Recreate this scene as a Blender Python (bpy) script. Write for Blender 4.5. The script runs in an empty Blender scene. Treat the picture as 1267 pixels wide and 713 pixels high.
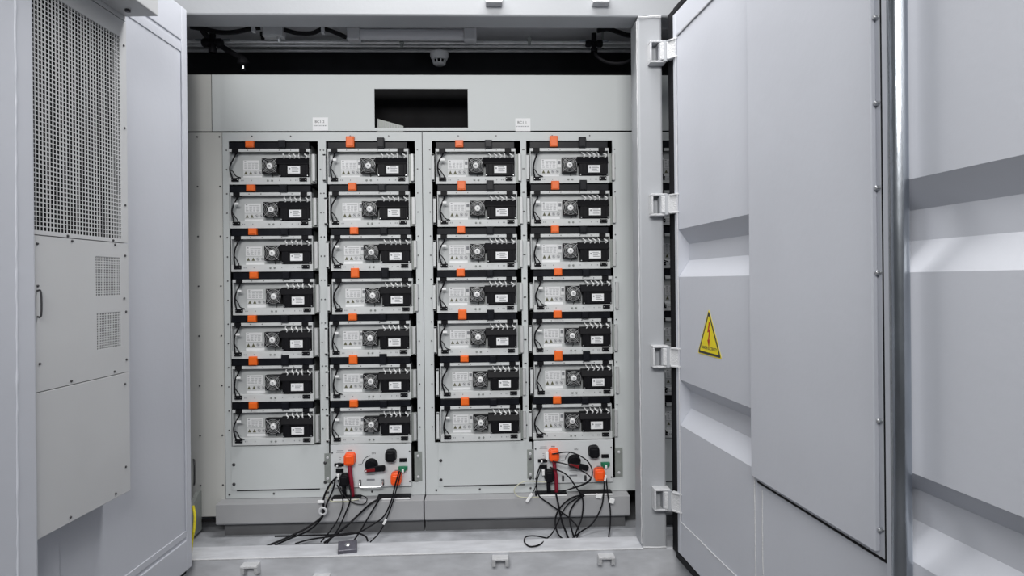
import bpy, bmesh, math, random
from mathutils import Vector, Matrix
random.seed(7)
S = bpy.context.scene
C = S.collection

# ------------------------------------------------------------------ camera
F_PX, CX, CY, CAM_Z = 780.0, 633.5, 348.0, 1.36
YAW, ROLL = math.radians(2.0), math.radians(0.57)
FW = Vector((math.sin(YAW), math.cos(YAW), 0))
RT0 = Vector((math.cos(YAW), -math.sin(YAW), 0)); UP0 = Vector((0, 0, 1))
RT = RT0*math.cos(ROLL) - UP0*math.sin(ROLL)
UP = UP0*math.cos(ROLL) + RT0*math.sin(ROLL)
cam = bpy.data.cameras.new('camera'); camo = bpy.data.objects.new('camera', cam); C.objects.link(camo)
cam.sensor_width = 36; cam.lens = F_PX/1267*36; cam.shift_y = (CY-356.5)/1267; cam.clip_start = 0.02
m = Matrix.Identity(4)
for i in range(3):
    m[i][0], m[i][1], m[i][2] = RT[i], UP[i], -FW[i]
m[2][3] = CAM_Z
camo.matrix_world = m
S.camera = camo

def at(px, py, Y):            # survey helper: photo pixel + known distance -> metres
    d = FW + RT*((px-CX)/F_PX) - UP*((py-CY)/F_PX)
    t = Y/d.y
    return Vector((d.x*t, Y, CAM_Z+d.z*t))
def atz(px, py, z):           # the same on a level surface
    d = FW + RT*((px-CX)/F_PX) - UP*((py-CY)/F_PX)
    t = (z-CAM_Z)/d.z
    return Vector((d.x*t, d.y*t, z))

# ------------------------------------------------------------------ light
w = bpy.data.worlds.new('hall_ambient'); S.world = w; w.use_nodes = True
bg = w.node_tree.nodes['Background']
bg.inputs[0].default_value = (0.90, 0.95, 1.0, 1); bg.inputs[1].default_value = 0.15
def area(name, loc, target, size, sizey, power, col=(1, 1, 1)):
    l = bpy.data.lights.new(name, 'AREA'); l.shape = 'RECTANGLE'; l.size = size; l.size_y = sizey
    l.energy = power; l.color = col
    o = bpy.data.objects.new(name, l); C.objects.link(o); o.location = loc
    o.rotation_euler = (Vector(target)-Vector(loc)).to_track_quat('-Z', 'Y').to_euler()
    return o
area('hall_lamp', (-0.15, 2.78, 3.9), (-0.15, 2.78, 0.0), 1.8, 0.5, 86, (1.0, 0.985, 0.97))
area('hall_lamp', (-0.45, -1.9, 3.5), (-0.1, 3.3, 2.1), 3.0, 1.2, 250, (1.0, 0.985, 0.96))
S.view_settings.view_transform = 'Standard'; S.view_settings.look = 'None'
S.view_settings.gamma = 1.0; S.view_settings.use_curve_mapping = False
S.view_settings.exposure = -0.16

# ------------------------------------------------------------------ materials
MATS = {}
def srgb(r, g, b):
    f = lambda c: (c/255/12.92 if c/255 <= .04045 else ((c/255+.055)/1.055)**2.4)
    return (f(r), f(g), f(b), 1)
def mat(name, col, rough=0.5, metal=0.0, var=0.06, scale=6.0, bump=0.0, bscale=60.0, spec=0.5, coat=0.0, stretch=None):
    m = bpy.data.materials.new(name); m.use_nodes = True
    n = m.node_tree.nodes; l = m.node_tree.links; b = n['Principled BSDF']
    b.inputs['Metallic'].default_value = metal
    b.inputs['Specular IOR Level'].default_value = spec
    b.inputs['Coat Weight'].default_value = coat
    tc = n.new('ShaderNodeTexCoord'); mp = n.new('ShaderNodeMapping')
    if stretch: mp.inputs['Scale'].default_value = stretch
    l.new(tc.outputs['Object'], mp.inputs['Vector'])
    no = n.new('ShaderNodeTexNoise'); no.inputs['Scale'].default_value = scale; no.inputs['Detail'].default_value = 5
    l.new(mp.outputs[0], no.inputs['Vector'])
    rp = n.new('ShaderNodeValToRGB')
    rp.color_ramp.elements[0].position = .3; rp.color_ramp.elements[1].position = .7
    c0 = tuple(max(0, c*(1-var)) for c in col[:3])+(1,); c1 = tuple(min(1, c*(1+var)) for c in col[:3])+(1,)
    rp.color_ramp.elements[0].color = c0; rp.color_ramp.elements[1].color = c1
    l.new(no.outputs['Fac'], rp.inputs['Fac']); l.new(rp.outputs['Color'], b.inputs['Base Color'])
    mr = n.new('ShaderNodeMapRange'); mr.inputs[3].default_value = max(0, rough-.05); mr.inputs[4].default_value = min(1, rough+.06)
    l.new(no.outputs['Fac'], mr.inputs[0]); l.new(mr.outputs[0], b.inputs['Roughness'])
    if bump:
        n2 = n.new('ShaderNodeTexNoise'); n2.inputs['Scale'].default_value = bscale; n2.inputs['Detail'].default_value = 4
        l.new(mp.outputs[0], n2.inputs['Vector'])
        bp = n.new('ShaderNodeBump'); bp.inputs['Strength'].default_value = bump; bp.inputs['Distance'].default_value = .01
        l.new(n2.outputs['Fac'], bp.inputs['Height']); l.new(bp.outputs[0], b.inputs['Normal'])
    MATS[name] = m
    return m
mat('door_paint', (.52, .54, .595, 1), .42, 0, .03, 2.0, .05, 40)
mat('ac_paint', (.50, .51, .525, 1), .5, 0, .035, 3.0, .02, 80)
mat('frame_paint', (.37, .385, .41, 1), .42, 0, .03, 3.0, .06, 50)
mat('rack_paint', (.555, .585, .595, 1), .5, 0, .025, 3.0, .02, 200)
mat('cover_paint', (.54, .545, .53, 1), .5, 0, .03, 3.0, .02, 200)
mat('plinth_paint', (.35, .355, .37, 1), .5, 0, .05, 4.0, .03, 60)
mat('floor_paint', (.40, .415, .445, 1), .5, 0, .22, 9.0, .05, 40)
mat('sill_paint', (.53, .545, .58, 1), .45, 0, .13, 8.0, .06, 40, stretch=(1, 3, 3))
mat('weld_paint', (.56, .57, .59, 1), .4, 0, .06, 30, .5, 160)
mat('black', (.008, .008, .010, 1), .45, 0, .2, 20, 0, spec=.10)
mat('black_gloss', (.009, .010, .014, 1), .35, 0, .2, 20, 0, spec=.13)
mat('black_matte', (.006, .006, .008, 1), .75, 0, .2, 20, 0, spec=.2)
mat('rubber', (.009, .009, .011, 1), .6, 0, .2, 30, .1, 150, spec=.15)
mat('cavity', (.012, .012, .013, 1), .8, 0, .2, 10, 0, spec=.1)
mat('partition_black', (.012, .013, .016, 1), .6, 0, .3, 8, .1, 60, spec=.3)
mat('ceiling_metal', (.66, .67, .69, 1), .45, .0, .08, 4, .05, 30)
mat('tray_metal', (.50, .52, .53, 1), .5, .0, .05, 12, .02, 120)
mat('lip_metal', (.58, .60, .61, 1), .48, .0, .05, 12, .02, 120)
mat('steel', (.62, .64, .66, 1), .38, 1, .06, 30, .02, 100)
mat('galv', (.42, .45, .49, 1), .24, 1, .25, 14, .08, 60, stretch=(1, 1, .25))
mat('chrome', (.8, .81, .82, 1), .32, 1, .03, 30)
mat('bracket_metal', (.26, .28, .27, 1), .45, .15, .1, 20)
mat('handle_metal', (.50, .51, .52, 1), .45, .2, .06, 20)
mat('face_paint', (.62, .645, .665, 1), .5, 0, .02, 6)
mat('base_dark', (.10, .102, .108, 1), .6, 0, .15, 6)
mat('pipe_metal', (.72, .73, .74, 1), .3, .55, .1, 20)
mat('guard_wire', (.50, .51, .52, 1), .4, .3, .05, 20)
mat('bolt_dark', (.08, .08, .085, 1), .35, .6, .2, 60)
mat('orange', srgb(236, 104, 22), .45, 0, .05, 20)
mat('orange_bright', srgb(248, 90, 26), .4, 0, .05, 20)
mat('red', srgb(120, 8, 18), .4, 0, .08, 30)
mat('red_cable', srgb(130, 14, 40), .5, 0, .1, 30)
mat('green', srgb(20, 110, 78), .45, 0, .08, 30)
mat('white', (.82, .83, .84, 1), .5, 0, .03, 20)
mat('paper', (.80, .81, .83, 1), .55, 0, .02, 30)
mat('paper_dull', (.66, .67, .685, 1), .55, 0, .02, 30)
mat('ink', (.03, .03, .035, 1), .6, 0, .05, 30)
mat('ink_soft', (.22, .23, .25, 1), .6, 0, .05, 30)
mat('icon_amber', (.10, .10, .055, 1), .6, 0, .05, 30)
mat('plastic_grey', (.52, .53, .55, 1), .45, 0, .04, 20)
mat('diffuser', (.56, .57, .60, 1), .35, 0, .03, 8)
mat('yellow', srgb(226, 208, 12), .45, 0, .06, 20)
mat('bolt_red', srgb(170, 40, 14), .5, 0, .1, 20)
mat('earth_yellow', srgb(214, 200, 30), .45, 0, .25, 40)
mat('tie_cream', (.52, .52, .40, 1), .5, 0, .08, 30)
mat('ground_concrete', (.15, .152, .16, 1), .8, 0, .15, 2.0, .1, 20)
mat('box_dark', (.10, .10, .125, 1), .35, .2, .2, 30)

# ------------------------------------------------------------------ mesh helpers
class MB:
    def __init__(s): s.v = []; s.f = []
    def box(s, x0, x1, y0, y1, z0, z1):
        o = len(s.v)
        s.v += [(x0,y0,z0),(x1,y0,z0),(x1,y1,z0),(x0,y1,z0),(x0,y0,z1),(x1,y0,z1),(x1,y1,z1),(x0,y1,z1)]
        s.f += [tuple(o+i for i in q) for q in ((3,2,1,0),(4,5,6,7),(0,1,5,4),(1,2,6,5),(2,3,7,6),(3,0,4,7))]
        return s
    def prism(s, pts, axis, a, b):
        """extrude closed 2-D outline along axis ('x','y','z') from a to b"""
        o = len(s.v); n = len(pts)
        for t in (a, b):
            for p, q in pts:
                s.v.append({'x': (t, p, q), 'y': (p, t, q), 'z': (p, q, t)}[axis])
        s.f.append(tuple(o+i for i in range(n-1, -1, -1))); s.f.append(tuple(o+n+i for i in range(n)))
        for i in range(n):
            j = (i+1) % n; s.f.append((o+i, o+j, o+n+j, o+n+i))
        return s
    def cyl(s, p0, p1, r0, r1=None, seg=16, caps=True):
        r1 = r0 if r1 is None else r1
        p0, p1 = Vector(p0), Vector(p1); d = (p1-p0).normalized()
        a = d.orthogonal().normalized(); b = d.cross(a); o = len(s.v)
        for p, r in ((p0, r0), (p1, r1)):
            for i in range(seg):
                t = 2*math.pi*i/seg; s.v.append(tuple(p + a*(r*math.cos(t)) + b*(r*math.sin(t))))
        for i in range(seg):
            j = (i+1) % seg; s.f.append((o+i, o+j, o+seg+j, o+seg+i))
        if caps:
            s.f.append(tuple(o+i for i in range(seg-1, -1, -1))); s.f.append(tuple(o+seg+i for i in range(seg)))
        return s
    def lathe(s, c, axis, prof, seg=24):
        """prof: list of (radius, distance along axis) from point c"""
        c = Vector(c); d = Vector(axis).normalized(); a = d.orthogonal().normalized(); b = d.cross(a); o = len(s.v)
        for r, h in prof:
            for i in range(seg):
                t = 2*math.pi*i/seg; s.v.append(tuple(c + d*h + a*(r*math.cos(t)) + b*(r*math.sin(t))))
        for k in range(len(prof)-1):
            for i in range(seg):
                j = (i+1) % seg; q = o+k*seg
                s.f.append((q+i, q+j, q+seg+j, q+seg+i))
        s.f.append(tuple(o+i for i in range(seg-1, -1, -1))); q = o+(len(prof)-1)*seg
        s.f.append(tuple(q+i for i in range(seg)))
        return s
    def tube(s, pts, r, seg=8, n=6, closed=False):
        P = [Vector(p) for p in pts]; path = []
        L = len(P)
        rng = range(L if closed else L-1)
        for i in rng:
            if closed: p0, p1, p2, p3 = P[(i-1) % L], P[i], P[(i+1) % L], P[(i+2) % L]
            else:
                p1, p2 = P[i], P[i+1]
                p0 = P[i-1] if i else p1*2-p2
                p3 = P[i+2] if i+2 < L else p2*2-p1
            for k in range(n):
                t = k/n
                path.append(.5*((2*p1)+(p2-p0)*t+(2*p0-5*p1+4*p2-p3)*t*t+(3*p1-p0-3*p2+p3)*t**3))
        if not closed: path.append(P[-1])
        M = len(path); o = len(s.v); a = None
        for i, p in enumerate(path):
            if closed: d = (path[(i+1) % M]-path[i-1]).normalized()
            else: d = (path[min(i+1, M-1)]-path[max(i-1, 0)]).normalized()
            a = d.orthogonal().normalized() if a is None else (a-d*a.dot(d)).normalized()
            b = d.cross(a)
            for k in range(seg):
                t = 2*math.pi*k/seg; s.v.append(tuple(p+a*(r*math.cos(t))+b*(r*math.sin(t))))
        for i in range(M if closed else M-1):
            q0 = o+i*seg; q1 = o+((i+1) % M)*seg
            for k in range(seg):
                j = (k+1) % seg; s.f.append((q0+k, q0+j, q1+j, q1+k))
        if not closed:
            s.f.append(tuple(o+k for k in range(seg-1, -1, -1))); q = o+(M-1)*seg; s.f.append(tuple(q+k for k in range(seg)))
        return s
    def sheet(s, x0, x1, z0, z1, holes, y0, y1):
        """plate in the XZ plane with rectangular openings, thickness y0..y1"""
        xs = sorted({x0, x1, *[min(max(h[i], x0), x1) for h in holes for i in (0, 1)]})
        zs = sorted({z0, z1, *[min(max(h[i], z0), z1) for h in holes for i in (2, 3)]})
        nx, nz = len(xs)-1, len(zs)-1
        def solid(i, k):
            if not (0 <= i < nx and 0 <= k < nz): return False
            cx, cz = (xs[i]+xs[i+1])/2, (zs[k]+zs[k+1])/2
            return not any(h[0] < cx < h[1] and h[2] < cz < h[3] for h in holes)
        o = len(s.v)
        for y in (y0, y1):
            for z in zs:
                for x in xs: s.v.append((x, y, z))
        N = len(xs)*len(zs)
        vi = lambda i, k, b: o+b*N+k*len(xs)+i
        for i in range(nx):
            for k in range(nz):
                if not solid(i, k): continue
                s.f.append((vi(i,k,0), vi(i+1,k,0), vi(i+1,k+1,0), vi(i,k+1,0)))
                s.f.append((vi(i,k,1), vi(i,k+1,1), vi(i+1,k+1,1), vi(i+1,k,1)))
                if not solid(i-1,k): s.f.append((vi(i,k,0), vi(i,k+1,0), vi(i,k+1,1), vi(i,k,1)))
                if not solid(i+1,k): s.f.append((vi(i+1,k,0), vi(i+1,k,1), vi(i+1,k+1,1), vi(i+1,k+1,0)))
                if not solid(i,k-1): s.f.append((vi(i,k,0), vi(i,k,1), vi(i+1,k,1), vi(i+1,k,0)))
                if not solid(i,k+1): s.f.append((vi(i,k+1,0), vi(i+1,k+1,0), vi(i+1,k+1,1), vi(i,k+1,1)))
        return s
    def build(s, name, material, parent=None, bevel=0, smooth=False, seg=2):
        me = bpy.data.meshes.new(name); me.from_pydata(s.v, [], s.f)
        bm = bmesh.new(); bm.from_mesh(me)
        bmesh.ops.recalc_face_normals(bm, faces=bm.faces)
        if bevel:
            es = [e for e in bm.edges if len(e.link_faces) == 2 and e.calc_face_angle(0) > .5]
            bmesh.ops.bevel(bm, geom=es, offset=bevel, segments=seg, affect='EDGES', profile=.5, clamp_overlap=True)
        bm.to_mesh(me); bm.free()
        me.materials.append(MATS[material])
        if smooth:
            me.polygons.foreach_set('use_smooth', [True]*len(me.polygons))
            try: me.set_sharp_from_angle(angle=.7)
            except Exception: pass
        o = bpy.data.objects.new(name, me); C.objects.link(o)
        if parent: o.parent = parent
        return o

def tag(o, label=None, cat=None, group=None, kind=None):
    for k, v in (('label', label), ('category', cat), ('group', group), ('kind', kind)):
        if v: o[k] = v
    return o
def empty(name, loc=(0, 0, 0), rz=0):
    o = bpy.data.objects.new(name, None); C.objects.link(o); o.empty_display_size = .05
    o.location = loc; o.rotation_euler = (0, 0, rz); return o
def dup(o, parent=None):
    c = o.copy(); C.objects.link(c); c.parent = parent
    for ch in list(o.children): dup(ch, c)
    return c
def text(name, s, size, material, parent, M, width=1.0):
    cu = bpy.data.curves.new(name, 'FONT'); cu.body = s; cu.size = size; cu.align_x = 'CENTER'; cu.align_y = 'CENTER'
    cu.extrude = 0.0003; cu.resolution_u = 2
    t = bpy.data.objects.new(name, cu); C.objects.link(t)
    dg = bpy.context.evaluated_depsgraph_get()
    me = bpy.data.meshes.new_from_object(t.evaluated_get(dg))
    bpy.data.objects.remove(t); bpy.data.curves.remove(cu)
    me.transform(Matrix.Diagonal((width, 1, 1, 1))); me.transform(M)
    me.materials.clear(); me.materials.append(MATS[material])
    o = bpy.data.objects.new(name, me); C.objects.link(o); o.parent = parent
    return o
FRONT = Matrix(((1, 0, 0, 0), (0, 0, -1, 0), (0, 1, 0, 0), (0, 0, 0, 1)))   # text facing -Y
def fr(x, y, z): return Matrix.Translation((x, y, z)) @ FRONT

# ------------------------------------------------------------------ the setting: container shell
YR = 3.5            # front plane of the battery cabinets
YF, YB = 3.10, 3.25 # door frame front and back
CEIL = 2.76; LZ = 2.665; SZ = 0.03
XL, XR = -3.2, 3.0
tag(MB().box(-9, 9, -7, 7, -.30, -.26).build('ground', 'ground_concrete'), 'grey concrete ground in front of the container', 'ground', kind='structure')
tag(MB().box(XL, XR, YB, 4.4, -.12, 0).build('floor', 'floor_paint'), 'grey painted steel container floor in front of the cabinets', 'floor', kind='structure')
tag(MB().box(XL, XR, YF, 4.4, CEIL, CEIL+.05).build('ceiling', 'ceiling_metal'), 'grey metal container ceiling above the cabinets', 'ceiling', kind='structure')
tag(MB().box(XL, XR, 3.80, 3.86, 2.30, CEIL).build('wall_back', 'partition_black'), 'black partition above and behind the cabinets', 'wall', kind='structure')  # plain near-black panel closing the space over the cabinets
tag(MB().box(XL, XR, 4.36, 4.42, -.12, CEIL).build('wall_rear', 'cavity'), 'dark rear wall of the container', 'wall', kind='structure')
tag(MB().box(XL-.05, XL, YF, 4.42, -.12, CEIL+.05).build('wall_left', 'door_paint'), 'left end wall of the container', 'wall', kind='structure')
tag(MB().box(XR, XR+.05, YF, 4.42, -.12, CEIL+.05).build('wall_right', 'door_paint'), 'right end wall of the container', 'wall', kind='structure')
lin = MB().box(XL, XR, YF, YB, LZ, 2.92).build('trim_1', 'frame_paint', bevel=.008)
tag(lin, 'white painted steel lintel beam across the opening', 'beam', kind='structure')
sill = MB().box(XL, XR, YF, YB, -.2, SZ).build('trim_2', 'sill_paint', bevel=.008)
tag(sill, 'white painted steel sill beam across the bottom of the opening', 'beam', kind='structure')
MB().tube([(-1.5, YF+.002, SZ-.004), (-.4, YF+.001, SZ-.003), (.75, YF+.002, SZ-.004)], .005, 6, 12).build('weld_bead', 'weld_paint', sill, smooth=True)
PX0, PX1 = .742, .864
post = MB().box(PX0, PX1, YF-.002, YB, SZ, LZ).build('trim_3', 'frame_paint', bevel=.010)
tag(post, 'white painted square steel post carrying the four door hinges', 'post', kind='structure')
def weld(path, r, parent, m_='weld_paint'):
    pts = []
    for i in range(len(path)-1):
        a, b = Vector(path[i]), Vector(path[i+1]); n = max(2, int((b-a).length/.03))
        for k in range(n):
            j = Vector((random.uniform(-1, 1), random.uniform(-1, 1), random.uniform(-1, 1)))*r*.35
            pts.append(a.lerp(b, k/n)+j)
    pts.append(Vector(path[-1]))
    return MB().tube(pts, r, 6, 2).build('weld_bead', m_, parent, smooth=True)
weld([(PX0+.004, YF, SZ+.003), (PX1-.004, YF, SZ+.003)], .006, post)
weld([(PX0+.004, YF-.001, LZ-.003), (PX1-.004, YF-.001, LZ-.003)], .007, post)
weld([(PX0-.001, YF+.008, SZ+.02), (PX0-.001, YF+.008, LZ-.02)], .0035, post)
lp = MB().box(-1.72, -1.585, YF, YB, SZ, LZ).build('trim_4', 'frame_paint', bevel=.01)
tag(lp, 'white steel post behind the left door', 'post', kind='structure')

# rod keeper lugs welded on the sill and lintel
def lug(px, py, name, parent, flip=1):
    p = at(px, py, YF)
    x, z = p.x, p.z
    a = MB()
    a.box(x-.040, x+.040, YF-.050, YF+.001, z+.010*flip, z+.022*flip) if flip > 0 else a.box(x-.040, x+.040, YF-.050, YF+.001, z-.022, z-.010)
    zz = sorted((z+.016*flip, z-.034*flip))
    for sx in (-1, 1):
        a.prism([(YF+.001, zz[0]), (YF-.040, zz[0]+(.012 if flip > 0 else 0)), (YF-.048, zz[1]), (YF+.001, zz[1])] if flip > 0 else
                [(YF+.001, zz[0]), (YF-.048, zz[0]), (YF-.040, zz[1]-.012), (YF+.001, zz[1])], 'x', x+sx*.032-.009, x+sx*.032+.009)
    o = a.build(name, 'weld_paint', parent, bevel=.003)
    return o
for px, py in ((312, 701), (399, 715), (619, 692), (749, 690)): lug(px, py, 'rod_keeper', sill)
for px, py in ((611, 3), (742, 3)): lug(px, py, 'rod_keeper', lin, -1)

# ------------------------------------------------------------------ left door (opened toward the camera)
def door_root(name, x, y, vpx):
    d = FW + RT0*((vpx-CX)/F_PX); u = Vector((-d.x, -d.y, 0)).normalized()
    return empty(name, (x, y, 0), math.atan2(u.y, u.x))
d1 = door_root('door_1', -1.435, 3.05, 646)         # local x = along the door, local y = toward the viewer
tag(d1, 'grey painted steel door standing open at the left, carrying the air conditioner', 'door', kind='structure')
DW = 1.22
DZ0, DZ1 = .02, 2.665
EZ1 = 2.638
MB().box(0, DW, -.06, 0, DZ0, DZ1).build('door_skin', 'door_paint', d1, bevel=.004)
MB().box(0, .045, -.005, .006, DZ0, DZ1).build('stile', 'door_paint', d1, bevel=.003)
MB().box(.045, DW, -.005, .005, 2.505, DZ1).build('top_rail', 'door_paint', d1, bevel=.003)
MB().box(.045, DW, -.005, .004, 2.450, 2.49).build('top_rail', 'door_paint', d1, bevel=.002)
MB().box(.045, DW, -.005, .006, DZ0, .16).build('bottom_rail', 'door_paint', d1, bevel=.003)
MB().box(.045, DW, -.005, .004, .175, .205).build('bottom_rail', 'door_paint', d1, bevel=.002)
MB().box(.86, .98, -.005, .012, .205, .62).build('stiffener', 'door_paint', d1, bevel=.004)
MB().box(-.014, 0, -.05, -.012, DZ0, DZ1).build('door_seal', 'rubber', d1, bevel=.003)
weld([(.047, .006, .2), (.047, .006, 1.2), (.047, .006, 2.5)], .0025, d1, 'door_paint')
MB().box(0, DW, -.05, -.02, DZ0-.035, DZ0).build('bottom_seal', 'rubber', d1, bevel=.004)
# free-edge tube of the door
MB().box(1.078, 1.30, -.06, .112, DZ0, DZ1).build('edge_tube', 'door_paint', d1, bevel=.012)
weld([(1.165, .1115, DZ0+.05), (1.158, .1115, 1.0), (1.152, .1115, 1.9), (1.15, .1115, DZ1)], .0035, d1, 'door_paint')

# ------------------------------------------------------------------ air conditioner on the left door
ac = empty('air_conditioner', d1.location, d1.rotation_euler.z)
tag(ac, 'tall grey air conditioner with a square-hole intake grille mounted on the left door', 'air conditioner')
A0, A1, AY = .612, 1.076, .100
AZ0, AZ1 = .583, 2.60
MB().box(A0+.002, A1, .007, .060, AZ0+.002, AZ1).build('housing', 'ac_paint', ac, bevel=.002)
MB().sheet(A0, A1, 1.518, 2.352, [(A0+.038, A1, 1.530, 2.285)], AY-.016, AY).build('upper_plate', 'ac_paint', ac)
MB().sheet(A0, A1, 1.034, 1.515, [(.662, .795, 1.322, 1.462), (.660, .792, 1.133, 1.262)], AY-.016, AY).build('middle_plate', 'ac_paint', ac)
MB().box(A0, A1, AY-.016, AY, AZ0, 1.031).build('lower_plate', 'ac_paint', ac, bevel=.0015)
MB().box(A0+.004, A1, .060, AY-.016, AZ0+.004, 1.52).box(A0+.004, A0+.03, .060, AY-.016, 1.52, AZ1).build('plate_backing', 'ac_paint', ac)
MB().box(A0+.006, A1, .0605, .064, 1.522, 2.300).build('interior_dark_sheet', 'cavity', ac)  # near-black sheet paints in the dark of the interior behind the grille
MB().box(A0, A1, AY-.040, AY, 2.356, 2.4195).build('top_plate', 'ac_paint', ac, bevel=.0015)
def lattice(x0, x1, z0, z1, pitch, bar, y0, y1, name):
    g = MB(); n = int(round((x1-x0)/pitch)); q = int(round((z1-z0)/pitch))
    for i in range(n+1):
        x = x0+(x1-x0)*i/n; g.box(x-bar/2, x+bar/2, y0, y1, z0, z1)
    for k in range(q+1):
        z = z0+(z1-z0)*k/q; g.box(x0, x1, y0+.0003, y1-.0003, z-bar/2, z+bar/2)
    return g
lattice(A0+.038, A1, 1.530, 2.285, .0147, .0031, AY-.0025, AY-.0005, '').build('intake_grille', 'ac_paint', ac)
for (x0, x1, z0, z1) in ((.662, .795, 1.322, 1.462), (.660, .792, 1.133, 1.262)):
    v = lattice(x0, x1, z0, z1, .0088, .0030, AY-.0025, AY-.0005, '').build('vent_grille', 'ac_paint', ac)
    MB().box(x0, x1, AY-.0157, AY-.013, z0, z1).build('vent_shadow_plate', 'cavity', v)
# rain hood above the unit
MB().box(A0+.004, 1.35, AY, .226, 2.372, 2.56).box(A0+.004, 1.35, AY-.02, AY, 2.42, 2.56).build('hood', 'ac_paint', ac, bevel=.004)
b = MB()
for (x, z) in ((.628, 2.26), (.628, 1.95), (.628, 1.66), (.70, 1.523), (.93, 1.523), (.69, 1.508), (.91, 1.508), (.632, 1.47), (.630, 1.26), (.630, 1.08),
               (.70, 1.045), (.92, 1.045), (1.06, 1.49), (1.06, 1.36), (1.055, 1.12), (.64, .99), (.64, .68), (.70, .60), (.93, .60), (.64, 1.31)):
    b.lathe((x, AY, z), (0, 1, 0), [(.0045, 0), (.0045, .002), (.003, .0035)], 8)
o = b.build('screws', 'bolt_dark', ac); o['kind'] = 'stuff'
MB().tube([(1.062, AY, 1.345), (1.062, AY+.012, 1.34), (1.062, AY+.012, 1.27), (1.062, AY, 1.265)], .003, 6, 4).build('pull_handle', 'bolt_dark', ac, smooth=True)
h = MB()
for x in (.68, .83, .99): h.lathe((x, .15, 2.372), (0, 0, -1), [(.010, 0), (.010, .008), (.006, .010)], 8)
o = h.build('hood_bolts', 'bolt_dark', ac); o['kind'] = 'stuff'

# ------------------------------------------------------------------ right door (outer face toward the viewer)
d2 = door_root('door_2', .90, 3.05, 540)            # visible face at local y = 0, facing -y
tag(d2, 'pale grey ribbed steel container door standing open at the right', 'door', kind='structure')
RW = 2.05
RC = .052
prof = [(0, .2), (0, .660)]
prof = [(.19, 0), (.662, 0), (.742, RC), (.822, RC), (.880, 0), (1.372, 0), (1.452, RC), (1.530, RC), (1.600, 0), (2.54, 0)]
skin = MB(); xs0, xs1 = .060, RW
outline = [(y, z) for z, y in prof] + [(y+.003, z) for z, y in reversed(prof)]
skin.prism(outline, 'x', xs0, xs1).build('ribbed_skin', 'door_paint', d2)
MB().box(.026, .060, -.006, .06, DZ0+.02, EZ1).build('stile', 'door_paint', d2, bevel=.004)
MB().box(.060, RW, -.005, .06, 2.525, EZ1).build('top_rail', 'door_paint', d2, bevel=.004)
MB().box(.060, RW, -.005, .06, DZ0+.02, .198).build('bottom_rail', 'door_paint', d2, bevel=.004)
MB().box(RW-.06, RW, -.004, .06, .198, 2.525).build('stile', 'door_paint', d2, bevel=.004)
MB().box(.030, RW, .058, .075, .05, EZ1).build('inner_liner', 'door_paint', d2)
weld([(.062, -.005, .2), (.062, -.005, 1.3), (.062, -.005, 2.52)], .0028, d2)
weld([(.07, -.004, .199), (.9, -.004, .199), (RW-.1, -.004, .199)], .0026, d2)
weld([(.07, -.004, 2.524), (.9, -.004, 2.524), (RW-.1, -.004, 2.524)], .0026, d2)
# rubber seal round the door's edge
MB().box(-.048, .0255, -.006, .045, .022, 2.672).build('door_seal', 'rubber', d2, bevel=.010)
MB().box(.0, RW, -.006, .045, .002, .0395).build('door_seal', 'rubber', d2, bevel=.006)
MB().box(.0265, RW, -.006, .045, EZ1+.0005, 2.672).build('door_seal', 'rubber', d2, bevel=.006)
# cover panel bolted over the ribs
cv = MB().box(.780, 1.435, -.020, -.003, .640, 2.500).build('cover_panel', 'door_paint', d2, bevel=.004)
MB().box(.776, 1.450, -.003, .0, .626, 2.515).build('cover_flange', 'door_paint', d2, bevel=.001)
MB().box(.790, 1.45, -.0025, .002, .618, .6255).build('cover_gap_shade', 'rubber', d2)  # black strip stands in for the shadow in the gap below the cover
MB().box(1.4505, 1.4545, -.003, .02, .618, 2.515).build('cover_gap_shade', 'rubber', d2)  # black strip likewise drawn for the dark groove beside the cover
b = MB()
for z in (.70, .985, 1.372, 1.594, 1.815, 2.04, 2.30):
    b.lathe((1.4425, -.003, z), (0, -1, 0), [(.007, 0), (.007, .002), (.006, .002), (.006, .010), (.004, .012)], 10)
o = b.build('bolts', 'steel', d2, smooth=True); o['kind'] = 'stuff'
MB().box(1.456, 1.492, -.004, .01, .1985, 2.5245).build('mullion', 'door_paint', d2, bevel=.003)
weld([(.771, -.001, .25), (.771, -.001, 1.3), (.771, -.001, 2.5)], .003, d2)
weld([(.825, -.001, .21), (.824, -.001, .4), (.825, -.001, .60)], .0024, d2)
weld([(1.492, -.004, .2), (1.491, -.004, 1.3), (1.492, -.004, 2.5)], .0035, d2)
MB().cyl((1.566, -.046, .02), (1.566, -.046, 2.74), .0225, seg=28).build('lock_rod', 'galv', d2, smooth=True)
# rod guide brackets, top and bottom of the door (outside the photo's crop)
for z in (.12, 2.60):
    MB().box(1.530, 1.602, -.076, -.0055, z-.03, z+.03).build('rod_bracket', 'steel', d2, bevel=.004)

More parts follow.
